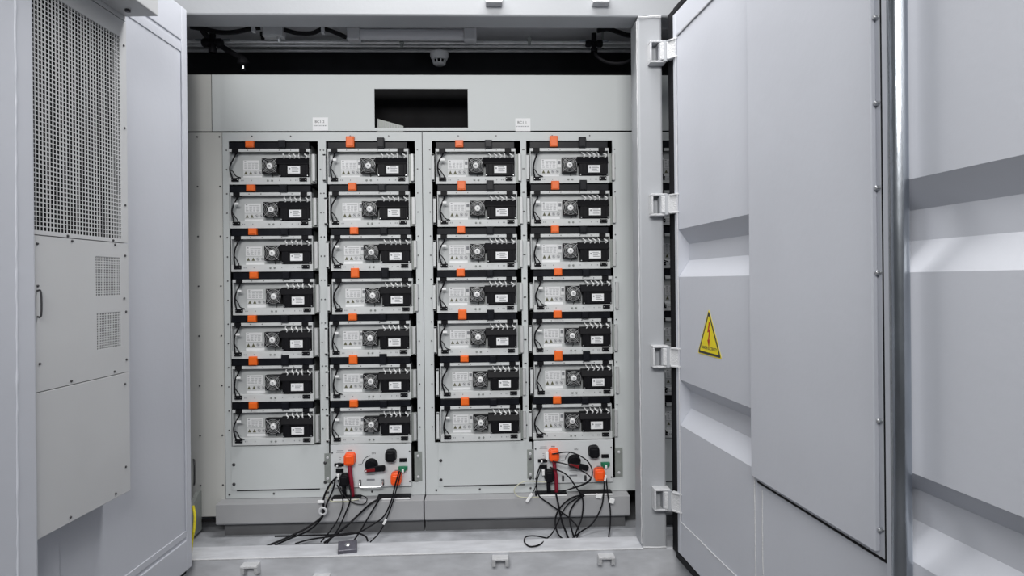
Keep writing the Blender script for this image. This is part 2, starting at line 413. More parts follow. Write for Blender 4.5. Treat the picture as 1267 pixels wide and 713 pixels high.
# hinges between the post and the right door
def hinge(px, py, tilt):
    p = at(px, py, YF-.03); z = p.z
    r = empty('door_hinge', (PX1-.030, YF, z))
    y0, y1 = -.058, -.002
    a = MB()
    a.box(-.044, .034, y0, y1, .044, .054).box(-.044, .034, y0, y1, -.054, -.044).box(-.044, -.035, y0, y1, -.044, .044)
    a.build('hinge_box', 'weld_paint', r, bevel=.0025)
    MB().box(-.002, .034, y0+.006, y1, -.0435, .0435).build('hinge_block', 'frame_paint', r, bevel=.003)
    # swing arm reaching round to the door edge
    pts = [(.004, -.060), (.036, -.072), (.060, -.100), (.100, -.130), (.106, -.118), (.072, -.076), (.056, -.050), (.036, -.044), (.004, -.052)]
    arm = MB().prism(pts, 'z', -.042, .042).build('hinge_arm', 'weld_paint', r, bevel=.003)
    MB().cyl((.030, -.060, -.050), (.030, -.060, .050), .012, seg=14).build('hinge_pin', 'frame_paint', r, smooth=True)
    rim = MB()
    for s in (-1, 1):
        rim.prism([(.034, -.080), (.062, -.112), (.098, -.136), (.104, -.120), (.070, -.080), (.050, -.056)], 'z', s*.043-.004, s*.043+.004)
    rim.build('hinge_rib', 'weld_paint', r, bevel=.002)
    return r
for (py, nm) in ((66, 'topmost'), (254, 'second from the top'), (441, 'third from the top, beside the yellow warning triangle'), (617, 'lowest')):
    tag(hinge(812, py, 0), 'white painted door hinge on the post, '+nm, 'hinge', 'hinges of the right door')

# yellow warning triangle
sg = empty('warning_sign', d2.location, d2.rotation_euler.z)
tag(sg, 'yellow triangular high-voltage warning sticker on the right door', 'sign')
tx, tz0, tz1, th = .392, 1.036, 1.226, .112
def tri(k, y, zoff=0):
    cz = tz0+(tz1-tz0)/3
    r = .012*k; out = []
    for (x, z) in ((tx-th*k, cz+(tz0-cz)*k), (tx+th*k, cz+(tz0-cz)*k), (tx, cz+(tz1-cz)*k)): out.append((x, z))
    # rounded corners
    res = []
    n = len(out)
    for i in range(n):
        P = Vector(out[i]); A = Vector(out[i-1]); B = Vector(out[(i+1) % n])
        a = P+(A-P).normalized()*r; b2 = P+(B-P).normalized()*r
        for t in (0, .33, .66, 1): res.append(tuple(a*(1-t)**2+P*2*t*(1-t)+b2*t*t))
    return res
YS = -.0005
MB().prism(tri(1.06, 0), 'y', YS-.0008, YS).build('sticker_edge', 'yellow', sg)
MB().prism(tri(1.0, 0), 'y', YS-.0012, YS-.0009).build('sticker_border', 'ink', sg)
MB().prism(tri(.84, 0), 'y', YS-.0017, YS-.0013).build('sticker_field', 'yellow', sg)
cz = 1.085
bolt = [(.004, .075), (-.016, .030), (-.002, .034), (-.012, .000), (.004-.018, .006), (.002-.006, -.026), (.014, .004), (.004, .002), (.018, .042), (.004, .036), (.016, .075)]
bolt = [(.002, .080), (-.014, .034), (.002, .038), (-.008, .002), (-.016, .004), (.000, -.030), (.010, .006), (.003, .005), (.016, .050), (.002, .046), (.014, .080)]
MB().prism([(tx+x, cz+.012+z) for x, z in bolt], 'y', YS-.0021, YS-.0018).build('lightning_bolt', 'bolt_red', sg)
text('sticker_lettering', 'DANGER ELECTRICITY', .019, 'ink', sg, fr(tx, YS-.0019, 1.064), .78)

# ------------------------------------------------------------------ fascia above the cabinets
fz0, fz1 = 2.196, 2.505
f1 = empty('fascia_panel', (0, 0, 0))
tag(f1, 'wide light grey steel panel above the cabinets with a dark rectangular cutout', 'panel')
MB().sheet(-1.508, .806, fz0, fz1, [(-.627, -.113, 2.213, 2.428)], YR-.001, YR+.004).build('panel_sheet', 'rack_paint', f1)
MB().box(-1.508, .806, YR+.0045, YR+.05, fz1-.006, fz1-.001).build('top_fold', 'rack_paint', f1)
MB().box(-.80, .06, YR+.26, YR+.27, 2.19, 2.50).build('cutout_backing', 'cavity', f1)
f2 = MB().box(-2.2, -1.512, YR, YR+.004, fz0, fz1).build('fascia_panel', 'cover_paint')
tag(f2, 'narrow plain light grey panel above the left filler strip', 'panel')
f3 = MB().box(.810, 2.2, YR, YR+.004, fz0, fz1).build('fascia_panel', 'rack_paint')
tag(f3, 'plain grey panel glimpsed in the gap right of the hinge post, high up', 'panel')
# perforated bracket seen in the cutout
p0 = at(466, 158, YR+.05); p1 = at(499, 158, YR+.05); p2 = at(467, 147, YR+.05); p3 = at(499, 156, YR+.05)
br = MB().prism([(p0.x, 2.201), (p1.x, 2.201), (p3.x, p3.z), (p2.x, p2.z)], 'y', YR+.05, YR+.054).build('cable_bracket', 'bracket_metal')
tag(br, 'small grey slotted wedge bracket inside the dark cutout', 'bracket')
sl = MB()
for i in range(9):
    x = p0.x+.008+i*.015; top = p2.z+(p3.z-p2.z)*(x-p0.x)/(p1.x-p0.x)-.004
    sl.box(x, x+.004, YR+.047, YR+.05, 2.202, max(2.206, top))
o = sl.build('ridges', 'plinth_paint', br); o['kind'] = 'stuff'
# row stickers
for (px, py, s, lab) in ((396.5, 153.5, 'BC1 2', 'white paper label sticker on the fascia, above the second module column'), (647, 154.5, 'BC1 1', 'white paper label sticker on the fascia, above the fourth module column')):
    p = at(px, py, YR-.001)
    st = MB().box(p.x-.042, p.x+.042, YR-.0025, YR-.0015, p.z-.036, p.z+.036).build('paper_label', 'paper')
    tag(st, lab, 'label')
    text('lettering', s, .021, 'ink', st, fr(p.x-.004, YR-.0027, p.z+.012), 1.0)
    q = MB(); x = p.x-.036
    while x < p.x+.034:
        wd = random.choice((.004, .006, .009)); q.box(x, min(x+wd, p.x+.036), YR-.0029, YR-.0026, p.z-.012, p.z-.007); x += wd+.0035
    o = q.build('small_print', 'ink_soft', st); o['kind'] = 'stuff'

# ------------------------------------------------------------------ battery cabinets
COLS = [-1.415, -.881, -.288, .234, .925]
ROWT = [2.137, 1.899, 1.660, 1.422, 1.186, .949, .711]
MW, MH = .432, .2365
OPEN = [(-.006, .477), (-.014, .474), (-.026, .464), (-.026, .456), (-.026, .456)]
def bolt_obj(parent, pts, name='bolts', r=.005):
    b = MB()
    for (x, z) in pts:
        b.lathe((x, YR-.0005, z), (0, -1, 0), [(r, 0), (r, .002), (r*.7, .004)], 8)
    o = b.build(name, 'bolt_dark', parent); o['kind'] = 'stuff'; return o
def cabinet(x0, x1, cols, label, box_col):
    c = empty('battery_cabinet', ((x0+x1)/2, YR, .18))
    tag(c, label, 'cabinet', 'battery cabinets')
    inv = Matrix.Translation(-c.location)
    holes = []
    for k in cols:
        zb = .452 if k != box_col else .236
        holes.append((COLS[k]+OPEN[k][0], COLS[k]+OPEN[k][1], zb+.018, 2.141))
    parts = []
    parts.append(MB().sheet(x0, x1, .184, 2.188, holes, YR, YR+.012).build('front_frame', 'rack_paint', c))
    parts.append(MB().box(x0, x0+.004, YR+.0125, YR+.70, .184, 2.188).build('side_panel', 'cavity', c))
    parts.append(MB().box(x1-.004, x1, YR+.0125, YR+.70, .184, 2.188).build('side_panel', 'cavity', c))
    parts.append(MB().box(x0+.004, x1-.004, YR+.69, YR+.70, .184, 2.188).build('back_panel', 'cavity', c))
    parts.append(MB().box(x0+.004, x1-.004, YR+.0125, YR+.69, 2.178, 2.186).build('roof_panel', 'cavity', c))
    pts = []
    for k in cols:
        a, b_ = COLS[k]+OPEN[k][0], COLS[k]+OPEN[k][1]
        for zt in ROWT:
            for dz in (.046, .152):
                pts.append((a-.012, zt-dz)); pts.append((b_+.013, zt-dz))
        pts += [(COLS[k]+.12, 2.168), (COLS[k]+.33, 2.168)]
    parts.append(bolt_obj(c, pts, r=.004))
    for k in cols:
        a = COLS[k]
        if k == box_col:
            for (xa, xb, mt) in ((a-.038, a-.002, 'bracket_metal'), (a+MW+.022, a+MW+.064, 'bracket_metal')):
                bm_ = MB().box(xa, xb, YR-.004, YR-.0005, .262, .424).build('mounting_bracket', mt, c, bevel=.001)
                q = MB()
                for z in (.285, .40): q.lathe(((xa+xb)/2, YR-.004, z), (0, -1, 0), [(.008, 0), (.008, .003), (.005, .005)], 10)
                o = q.build('bracket_bolts', 'plastic_grey', bm_); o['kind'] = 'stuff'
        else:
            bp = MB().box(a-.008, a+.512, YR-.003, YR-.0005, .232, .466).build('blanking_plate', 'rack_paint', c, bevel=.0008)
            MB().box(a+.020, a+.47, YR-.0032, YR-.0005, .226, .2315).build('plate_gap', 'cavity', c)
            q = MB()
            for x in (a+.006, a+.500):
                for z in (.265, .372): q.lathe((x, YR-.003, z), (0, -1, 0), [(.009, 0), (.009, .003), (.006, .006)], 10)
            o = q.build('plate_bolts', 'bolt_dark', bp); o['kind'] = 'stuff'
    # plinth with sloping shoulder
    xl, xr = x0-(.022 if cols[0] == 0 else -.001), x1-.002
    if cols[0] == 2: xr = .752
    parts.append(MB().prism([(YR-.001, .182), (YR-.080, .180), (YR-.080, .078), (YR-.070, .068), (YR+.05, .068), (YR+.05, .182)], 'x', xl, xr).build('plinth', 'plinth_paint', c, bevel=.002))
    parts.append(MB().box(xl+(.03 if cols[0] == 0 else 0), xr-(.02 if cols[0] == 2 else 0), YR-.040, YR+.05, .0, .0675).build('plinth_base', 'base_dark', c))
    q = MB()
    for k in cols:
        q.lathe((COLS[k]+.22, YR-.0005, .208), (0, -1, 0), [(.006, 0), (.006, .002), (.004, .004)], 8)
        q.lathe((COLS[k]-.02, YR-.0005, .208), (0, -1, 0), [(.006, 0), (.006, .002), (.004, .004)], 8)
    o = q.build('plinth_bolts', 'bolt_dark', c); o['kind'] = 'stuff'
    for ch in c.children: ch.matrix_parent_inverse = inv
    return c
cab1 = cabinet(-1.4545, -.3695, (0, 1), 'light grey battery cabinet holding the two left module columns', 1)
cab2 = cabinet(-.3655, .806, (2, 3), 'light grey battery cabinet holding the two right module columns', 3)
cab3 = cabinet(.8105, 1.48, (4,), 'grey battery cabinet glimpsed in the gap right of the hinge post', 9)
# filler strip left of the first cabinet
fs = empty('filler_panel', (-1.6, YR, 0)); tag(fs, 'tall narrow cream-grey filler panel beside the left door edge', 'panel')
MB().box(-.6, .143, .0, .004, .09, 2.188).build('panel_sheet', 'cover_paint', fs)
q = MB()
for i in range(8):
    z = 2.165-i*.272
    for x in (.010, .130): q.lathe((x, 0, z), (0, -1, 0), [(.005, 0), (.005, .002), (.0035, .004)], 8)
o = q.build('bolts', 'bolt_dark', fs); o['kind'] = 'stuff'
MB().box(-.6, .13, -.004, .004, .062, .075).build('bottom_gap_trim', 'cavity', fs)
# gusset by the left door
g = MB().prism([(YR-.20, .02), (YR-.002, .02), (YR-.002, .235), (YR-.03, .235), (YR-.20, .12)], 'x', -1.605, -1.585).build('gusset_bracket', 'bracket_metal')
tag(g, 'dark grey gusset plate on the floor behind the left door edge', 'bracket')

# ------------------------------------------------------------------ battery module prototype
K = .00442
def make_module():
    r = empty('battery_module')
    X = lambda p: p*K
    Z = lambda p: MH - p*K
    def bx(x0, x1, p0, p1, y0, y1): return MB().box(X(x0), X(x1), y0, y1, Z(p1), Z(p0))
    MB().box(X(1), X(98), .046, .50, .004, Z(2)).build('case', 'bracket_metal', r)
    bx(.6, 98.6, 12.2, 45.5, .040, .045).build('tray_back', 'tray_metal', r)
    bx(-.2, .9, 9, 53, .002, .045).build('tray_side', 'tray_metal', r)
    bx(98.7, 99.8, 9, 53, .002, .045).build('tray_side', 'tray_metal', r)
    bx(0, 98.5, .4, 8.8, .006, .045).build('top_cover', 'black_gloss', r, bevel=.002)
    # top strip with two cut-outs for cables
    ts = MB().sheet(X(0.2), X(99), Z(12.6), Z(9), [(X(4.2), X(12.2), Z(12.7), Z(8.9)), (X(86.5), X(94.5), Z(12.7), Z(8.9))], .000, .006).build('top_strip', 'lip_metal', r)
    h = MB()
    for x in (23.5, 38, 62, 76): h.lathe((X(x), -.0002, Z(10.8)), (0, -1, 0), [(.0028, 0), (.0028, .0012)], 8)
    o = h.build('rivets', 'bolt_dark', ts); o['kind'] = 'stuff'
    for x in (8.2, 90.5):
        MB().box(X(x-4), X(x+4), -.004, .03, Z(13.6), Z(9)).box(X(x-2), X(x+2), -.006, .01, Z(15), Z(13.6)).build('cable_plug', 'black', r, bevel=.001)
    # bottom lip
    lp_ = MB().box(X(.2), X(100.2), -.003, .006, Z(53.2), Z(44.4)).box(X(.2), X(100.2), .006, .045, Z(45.4), Z(44.4)).build('bottom_lip', 'lip_metal', r, bevel=.001)
    h = MB()
    for x, p, rr in ((48, 48.6, .0058), (53.2, 48.6, .0058)): h.lathe((X(x), -.003, Z(p)), (0, -1, 0), [(rr, 0), (rr, .002), (rr*.6, .005)], 10)
    o = h.build('screws', 'bracket_metal', lp_); o['kind'] = 'stuff'
    h = MB()
    for x in (16, 18, 28, 62, 76, 82, 84): h.box(X(x)-.002, X(x)+.002, -.0042, -.0031, Z(49), Z(47.6))
    o = h.build('markings', 'ink_soft', lp_); o['kind'] = 'stuff'
    for x in (8.5, 91.5):
        pl = MB().box(X(x-4.4), X(x+4.4), -.014, -.003, Z(49.6), Z(45.2)).box(X(x-2.6), X(x+2.6), -.020, -.013, Z(48.6), Z(46.2)).build('terminal_plug', 'black', r, bevel=.0012)
        q = MB()
        for s in (-3.3, 3.3): q.lathe((X(x+s), -.014, Z(47.4)), (0, -1, 0), [(.0025, 0), (.0018, .002)], 8)
        o = q.build('plug_screws', 'steel', pl); o['kind'] = 'stuff'
    # type label and icons
    lb = bx(14.5, 34.5, 21.5, 33.2, .0388, .0396).build('type_label', 'paper', r)
    q = MB()
    q.box(X(16), X(18), .0382, .0387, Z(23.6), Z(22.6)).box(X(20), X(33), .0382, .0387, Z(24.2), Z(23.8))
    for k in range(5):
        p = 25.6+k*1.45
        for a, b_ in ((16, 19.5), (20.4, 24.3), (25.2, 28.4), (29.2, 33)):
            q.box(X(a), X(b_-random.uniform(0, 1.4)), .0382, .0387, Z(p+.45), Z(p))
    o = q.build('label_print', 'ink_soft', lb); o['kind'] = 'stuff'
    lb2 = bx(14.5, 38.5, 34, 40.2, .0388, .0396).build('hazard_label', 'paper_dull', r)
    for k in range(2):
        x = 17.6+k*6.1
        MB().prism([(X(x-2.1), Z(39.3)), (X(x+2.1), Z(39.3)), (X(x), Z(35))], 'y', .0380, .0387).build('hazard_triangle', 'icon_amber', lb2)
    for k in range(2):
        x = 29.6+k*5.8
        q = MB().tube([(X(x)+math.cos(t)*.0080, .0386, Z(37.2)+math.sin(t)*.0080) for t in [i*math.pi/6 for i in range(12)]], .0009, 5, 1, True)
        q.prism([(X(x)-.006, Z(37.2)+.004), (X(x)-.004, Z(37.2)+.006), (X(x)+.006, Z(37.2)-.004), (X(x)+.004, Z(37.2)-.006)], 'y', .0380, .0387)
        q.box(X(x)-.004, X(x)+.003, .0382, .0387, Z(37.2)-.004, Z(37.2)+.003)
        q.build('prohibition_icon', 'ink_soft', lb2)
    lb3 = bx(14.5, 37.5, 41, 44.2, .0388, .0396).build('serial_label', 'paper', r)
    # fan
    fx, fz, fr_ = X(50), Z(30.2), X(9.4)
    fan = MB().sheet(fx-fr_, fx+fr_, fz-fr_, fz+fr_, [(fx-fr_*.62, fx+fr_*.62, fz-fr_*.86, fz+fr_*.86), (fx-fr_*.86, fx+fr_*.86, fz-fr_*.62, fz+fr_*.62)], -.002, .039).build('fan', 'black', r)
    bl = MB()
    for i in range(7):
        t = 2*math.pi*i/7
        c0, s0, c1, s1 = math.cos(t), math.sin(t), math.cos(t+.62), math.sin(t+.62)
        ri, ro = fr_*.32, fr_*.86
        bl.v += [(fx+ri*c0, .006, fz+ri*s0), (fx+ro*c0, .006, fz+ro*s0), (fx+ro*c1, .024, fz+ro*s1), (fx+ri*c1, .024, fz+ri*s1)]
        n = len(bl.v); bl.f.append((n-4, n-3, n-2, n-1))
    bl.build('fan_blades', 'black_matte', fan)
    gr = MB()
    for rr in (.56, .75, .94):
        gr.tube([(fx+fr_*rr*math.cos(t), -.006, fz+fr_*rr*math.sin(t)) for t in [i*math.pi/8 for i in range(16)]], .00095, 4, 1, True)
    for i in range(4):
        t = math.pi/4+i*math.pi/2
        gr.cyl((fx+fr_*.34*math.cos(t), -.0075, fz+fr_*.34*math.sin(t)), (fx+fr_*1.24*math.cos(t), -.0055, fz+fr_*1.24*math.sin(t)), .0013, seg=6)
    gr.build('finger_guard', 'guard_wire', fan, smooth=True)
    hub = MB().lathe((fx, .004, fz), (0, -1, 0), [(fr_*.40, 0), (fr_*.40, .006), (fr_*.34, .008)], 20).build('fan_hub', 'white', fan, smooth=True)
    MB().box(fx-.006, fx+.005, -.0047, -.0041, fz-.001, fz+.004).box(fx-.004, fx+.006, -.0047, -.0041, fz-.006, fz-.003).build('hub_print', 'ink_soft', hub)
    MB().tube([(fx+.006, .02, fz-fr_), (fx+.008, .030, fz-fr_-.010), (fx+.004, .036, fz-fr_-.020)], .0018, 6, 4).build('fan_lead', 'black', fan, smooth=True)
    # control housing
    cb = MB()
    cb.prism([(.038, Z(19.2)), (.000, Z(19.8)), (-.012, Z(27.4)), (-.012, Z(28.6)), (.038, Z(28.6))], 'x', X(59.4), X(98.4))
    cb.prism([(.038, Z(28.6)), (-.008, Z(28.6)), (-.008, Z(43)), (-.004, Z(44.2)), (.038, Z(44.2))], 'x', X(62.2), X(97.6))
    cb.box(X(66), X(71), -.0110, .03, Z(43.4), Z(28.6)).box(X(92.5), X(94.5), -.0110, .03, Z(43.4), Z(28.6))
    hb = cb.build('control_housing', 'black', r, bevel=.0016)
    hl = MB().box(X(73), X(88), -.0122, -.0080, Z(40.2), Z(31)).build('housing_label', 'paper', hb)
    q = MB().lathe((X(75.4), -.0122, Z(34.2)), (0, -1, 0), [(.0045, 0), (.0045, .0006)], 10)
    for k, (a, b_) in enumerate(((77.5, 85), (78, 86.4), (78, 84), (78, 86))): q.box(X(a), X(b_), -.0128, -.0122, Z(33+k*1.7), Z(32.3+k*1.7))
    o = q.build('label_print', 'ink_soft', hl); o['kind'] = 'stuff'
    for x, p in ((63.4, 42.6), (97, 42.6)):
        MB().lathe((X(x), -.009, Z(p)), (0, -1, 0), [(.0035, 0), (.0025, .002)], 8).build('housing_screw', 'steel', hb)
    wr = MB()
    for k in range(5):
        x = 66+k*6.4+random.uniform(-1, 1)
        wr.tube([(X(x), .020, Z(14.0)), (X(x+1.2), -.004, Z(16.6+random.uniform(-.6, .6))), (X(x+2.8+random.uniform(-1.5, 2)), -.008, Z(18.6)), (X(x+1.6), .004, Z(21.6))], .0034, 6, 4)
    o = wr.build('sensor_wires', 'white', r, smooth=True); o['kind'] = 'stuff'
    # side handle on the right ear
    MB().box(X(103), X(106.6), -.016, -.011, Z(50.2), Z(16.2)).box(X(103), X(106.6), -.016, .006, Z(18.6), Z(16.2)).box(X(103), X(106.6), -.016, .006, Z(50.2), Z(47.8)).build('side_handle', 'handle_metal', r, bevel=.0015)
    MB().box(X(100.3), X(107), .006, .010, Z(52), Z(16)).build('mounting_ear', 'bracket_metal', r)
    return r
def left_handle(r):
    X = lambda p: p*K
    Z = lambda p: MH - p*K
    MB().box(X(-5.0), X(-1.6), -.016, -.011, Z(50.2), Z(16.2)).box(X(-5.0), X(-1.6), -.016, .006, Z(18.6), Z(16.2)).box(X(-5.0), X(-1.6), -.016, .006, Z(50.2), Z(47.8)).build('side_handle', 'lip_metal', r, bevel=.0015)
def clip(r, name, m_, xa, xb, top, bot):
    X = lambda p: p*K
    Z = lambda p: MH - p*K
    z1 = Z(top) if top >= 0 else MH-top*-0+(-top)*K
    MB().box(X(xa), X(xb), -.016, .012, Z(bot), z1).box(X(xa+.8), X(xb-.8), -.020, -.010, Z(bot-1), z1-.004).build(name, m_, r, bevel=.0018)
def module_cable(r, var):
    X = lambda p: p*K
    Z = lambda p: MH - p*K
    j = lambda s: random.uniform(-s, s)
    bow = 3.4+j(1.2)
    a = [(X(9.0), .010, Z(13.6)), (X(8.2), -.004, Z(18)), (X(bow+1), -.008, Z(27+j(2))), (X(bow), -.008, Z(36+j(2))), (X(5.4), -.010, Z(45.5))]
    MB().tube(a, .0044, 8, 5).build('module_cable', 'black', r, smooth=True)
    b_ = [(X(bow+.4), -.008, Z(34+j(1.5))), (X(6.5+j(1)), -.010, Z(38+j(1))), (X(10), -.012, Z(43)), (X(10.8+(5 if var else 0)), -.014, Z(45.2))]
    MB().tube(b_, .0028, 8, 5).build('branch_cable', 'black', r, smooth=True)
    if random.random() < .75:
        MB().box(X(6.2), X(11.5), -.0105, -.0095, Z(24.2), Z(21.6)).build('cable_tag', 'white', r)
def qr_label(r):
    X = lambda p: p*K
    Z = lambda p: MH - p*K
    o = MB().box(X(35.2), X(40), .0386, .0396, Z(31.8), Z(21.8)).build('code_label', 'paper', r)
    MB().box(X(35.9), X(39.3), .0380, .0386, Z(27.6), Z(23.4)).build('label_print', 'ink_soft', o)

proto = make_module()
DX = [[-.006, -.001, .003, .009, -.001, 0, 0], [-.004, .001, .008, .013, -.003, -.002, -.002], [-.005, .002, -.001, -.005, -.002, .008, .008], [-.005, -.003, -.005, .008, .001, .006, -.004], [0]*7]
TALL = [[0, 0, 0, 0, 0, .5, 0], [1, .3, .1, .7, .1, .5, .2], [.1, .6, .2, .3, .8, 0, .3], [1, .5, .2, .2, .3, .8, .2], [0]*7]
CN = ['leftmost', 'second', 'third', 'fourth']
RN = ['at the top', 'second from the top', 'third from the top', 'in the middle row', 'third from the bottom', 'second from the bottom', 'at the bottom']
first = True
for c in range(5):
    for i in range(7):
        o = proto if first else dup(proto0)
        if first:
            # keep an untouched copy source: extras are added after copying
            proto0 = dup(proto); first = False
        o.location = (COLS[c]+DX[c][i], YR-.004, ROWT[i]-MH+random.uniform(-.001, .001))
        if c in (1, 2, 3): left_handle(o)
        oxa = (21.8, 24, 25.2, 25.6, 25)[c]+random.uniform(-.8, .8)
        t = TALL[c][i]
        clip(o, 'orange_clip', 'orange', oxa, oxa+10, -.4-5.4*t, 7.6)
        clip(o, 'black_clip', 'black_gloss', 61.5, 70.5, -.2-(4 if t > .4 else 1.0 if i == 0 else 0), 8.8)
        module_cable(o, (i+c) % 3 == 0)
        if c in (1, 2, 3): qr_label(o)
        if c < 4:
            lab = 'battery module with fan, %s column from the left, %s' % (CN[c], RN[i]) if c else 'battery module with fan, leftmost column, %s' % RN[i]
            tag(o, lab, 'battery', 'battery modules')
        else:
            tag(o, 'battery module in the gap right of the hinge post, %s' % RN[i], 'battery', 'battery modules behind the post')
def kill(o):
    for ch in list(o.children): kill(ch)
    bpy.data.objects.remove(o)
kill(proto0)

# ------------------------------------------------------------------ switch boxes under columns two and four
def rrect(cx, cz, w_, h_, r):
    out = []
    for sx, sz, a0 in ((1, 1, 0), (-1, 1, 90), (-1, -1, 180), (1, -1, 270)):
        for k in range(5):
            t = math.radians(a0+k*22.5); out.append((cx+sx*(w_/2-r)+r*math.cos(t), cz+sz*(h_/2-r)+r*math.sin(t)))
    return out
def control_box(x, label, swing, has_handle=True):
    zt, hgt, wd = .474, .236, .440
    r = empty('switch_box', (x, YR-.006, zt-hgt)); tag(r, label, 'switch box', 'high-voltage switch boxes')
    X = lambda p: p*wd/99.
    Z = lambda p: hgt-p*hgt/53.
    MB().box(0, wd, -.012, -.008, 0, hgt).build('faceplate', 'face_paint', r, bevel=.0015)
    MB().box(.006, wd-.006, -.0078, .45, .004, hgt-.004).build('housing', 'bracket_metal', r)
    q = MB()
    for px in (2.2, 97):
        for p in (10, 47): q.lathe((X(px), -.012, Z(p)), (0, -1, 0), [(.005, 0), (.0035, .003)], 8)
    o = q.build('screws', 'bolt_dark', r); o['kind'] = 'stuff'
    def plug(px, p, w_, h_, m_, nm, cable=None):
        o = MB().prism(rrect(X(px), Z(p), w_*1.06, h_*1.05, .018), 'y', -.018, -.012).build(nm, m_, r, bevel=.0015)
        MB().prism(rrect(X(px), Z(p), w_, h_, .017), 'y', -.056, -.0182).build('plug_body', m_, o, bevel=.005, seg=3, smooth=True)
        MB().box(X(px)-w_*.32, X(px)+w_*.32, -.062, -.054, Z(p)-h_*.34, Z(p)+h_*.34).build('plug_cap', m_, o, bevel=.004)
        if cable: MB().tube(cable, .011, 10, 6).build('power_lead', 'red_cable' if m_ != 'black' else 'black', o, smooth=True)
        return o
    plug(24.5, 16.5, .056, .064, 'orange_bright', 'power_plug', [(X(24.5), -.036, Z(24)), (X(25.5), -.040, Z(34)), (X(27), -.040, Z(46)), (X(27.4), -.034, Z(58)), (X(27.4), -.030, Z(62))])
    plug(74.5, 13.5, .056, .062, 'black', 'socket_cap')
    plug(81, 41.5, .056, .066, 'orange_bright', 'power_plug')
    plug(18.5, 42, .050, .066, 'black', 'power_plug', [(X(17.5), -.036, Z(50)), (X(17.5), -.036, Z(55)), (X(18), -.030, Z(62))])
    # rotary switch
    cx, cz_ = X(50.2), Z(25.4)
    kn = MB().lathe((cx, -.012, cz_), (0, -1, 0), [(.036, 0), (.036, .010), (.030, .012), (.029, .026), (.026, .030)], 28).build('rotary_switch', 'black', r, smooth=True)
    ca, sa = math.cos(swing), math.sin(swing)
    def rot(pts): return [(cx+a*ca-b*sa, cz_+a*sa+b*ca) for a, b in pts]
    MB().prism(rot([(-.032, -.024), (-.026, -.010), (.03, .002), (.074, .004), (.080, -.002), (.080, -.022), (.074, -.028), (-.022, -.030)]), 'y', -.058, -.040).build('switch_lever', 'black', kn, bevel=.003)
    MB().prism(rot([(-.034, -.018), (-.024, -.010), (.026, -.006), (.026, -.024), (-.024, -.026)]), 'y', -.061, -.0582).build('lever_insert', 'red', kn, bevel=.001)
    MB().prism(rot([(-.028, -.019), (-.020, -.015), (-.020, -.023)]), 'y', -.0625, -.0612).build('lever_pointer', 'white', kn)
    MB().tube([(cx+.050*math.cos(t), -.0125, cz_+.050*math.sin(t)) for t in [math.radians(100+i*12) for i in range(7)]], .0018, 5, 2).build('dial_arc', 'ink', r)
    text('dial_lettering', 'ON', .014, 'ink', r, fr(cx+.012, -.0125, Z(11.4)))
    text('dial_lettering', 'OFF', .011, 'ink', r, fr(cx-.062, -.0125, Z(25)))
    # ports, lamps and print on the left
    q = MB()
    for p, wn in ((7, 20), (9.2, 24), (15.5, 6), (17.8, 4)): q.box(X(12)-wn*.0009, X(12)+wn*.0009, -.0128, -.0121, Z(p+.6), Z(p))
    for px, p in ((24, 6.6), (76, 5.2), (81, 32.4), (20, 34.5), (11, 22.0)): q.box(X(px-2.4), X(px+2.4), -.0128, -.0121, Z(p+1.3), Z(p))
    for p in (37.5, 43): q.box(X(44), X(54), -.0128, -.0121, Z(p+(2 if p > 40 else .6)), Z(p))
    o = q.build('panel_print', 'ink_soft', r); o['kind'] = 'stuff'
    MB().box(X(5), X(16.5), -.022, -.012, Z(26), Z(22.6)).box(X(8), X(14), -.030, -.022, Z(25.8), Z(22.9)).build('data_port', 'black', r, bevel=.001)
    MB().box(X(7), X(16), -.024, -.012, Z(33.6), Z(29)).box(X(9), X(14), -.034, -.024, Z(33), Z(29.6)).build('data_port', 'black', r, bevel=.001)
    MB().box(X(9.5), X(12.5), -.050, -.030, Z(40.6), Z(34)).box(X(8.4), X(10.4), -.040, -.030, Z(25.4), Z(23.2)).build('white_plug', 'white', r, bevel=.002)
    MB().box(X(84.5), X(93.5), -.020, -.012, Z(22.4), Z(18.0)).build('fuse_holder', 'black', r, bevel=.0015)
    MB().box(X(83.5), X(94.5), -.028, -.012, Z(32), Z(27.6)).box(X(85.5), X(92.5), -.034, -.028, Z(33.4), Z(28.4)).build('terminal_block', 'green', r, bevel=.0015)
    MB().box(X(88), X(90.5), -.040, -.034, Z(34), Z(30)).build('terminal_tip', 'white', r, bevel=.001)
    # bow handle
    hz = Z(50)
    for px in (36, 64): MB().box(X(px)-.006, X(px)+.006, -.020, -.012, Z(50.5), Z(43.5)).build('handle_foot', 'bolt_dark', r, bevel=.001)
    if has_handle:
        MB().tube([(X(36), -.020, Z(45)), (X(36.2), -.040, Z(48)), (X(38), -.044, Z(50.5)), (X(50), -.044, Z(50.8)), (X(62), -.044, Z(50.5)), (X(63.8), -.040, Z(48)), (X(64), -.020, Z(45))], .0045, 8, 4).build('pull_handle', 'chrome', r, smooth=True)
    return r
bx1, bx2 = COLS[1]-.001, COLS[3]-.001
control_box(bx1, 'grey switch box with level red-tipped lever, under the second module column', .04)
control_box(bx2, 'grey switch box with tilted lever behind looping cables, under the fourth module column', -.28, False)
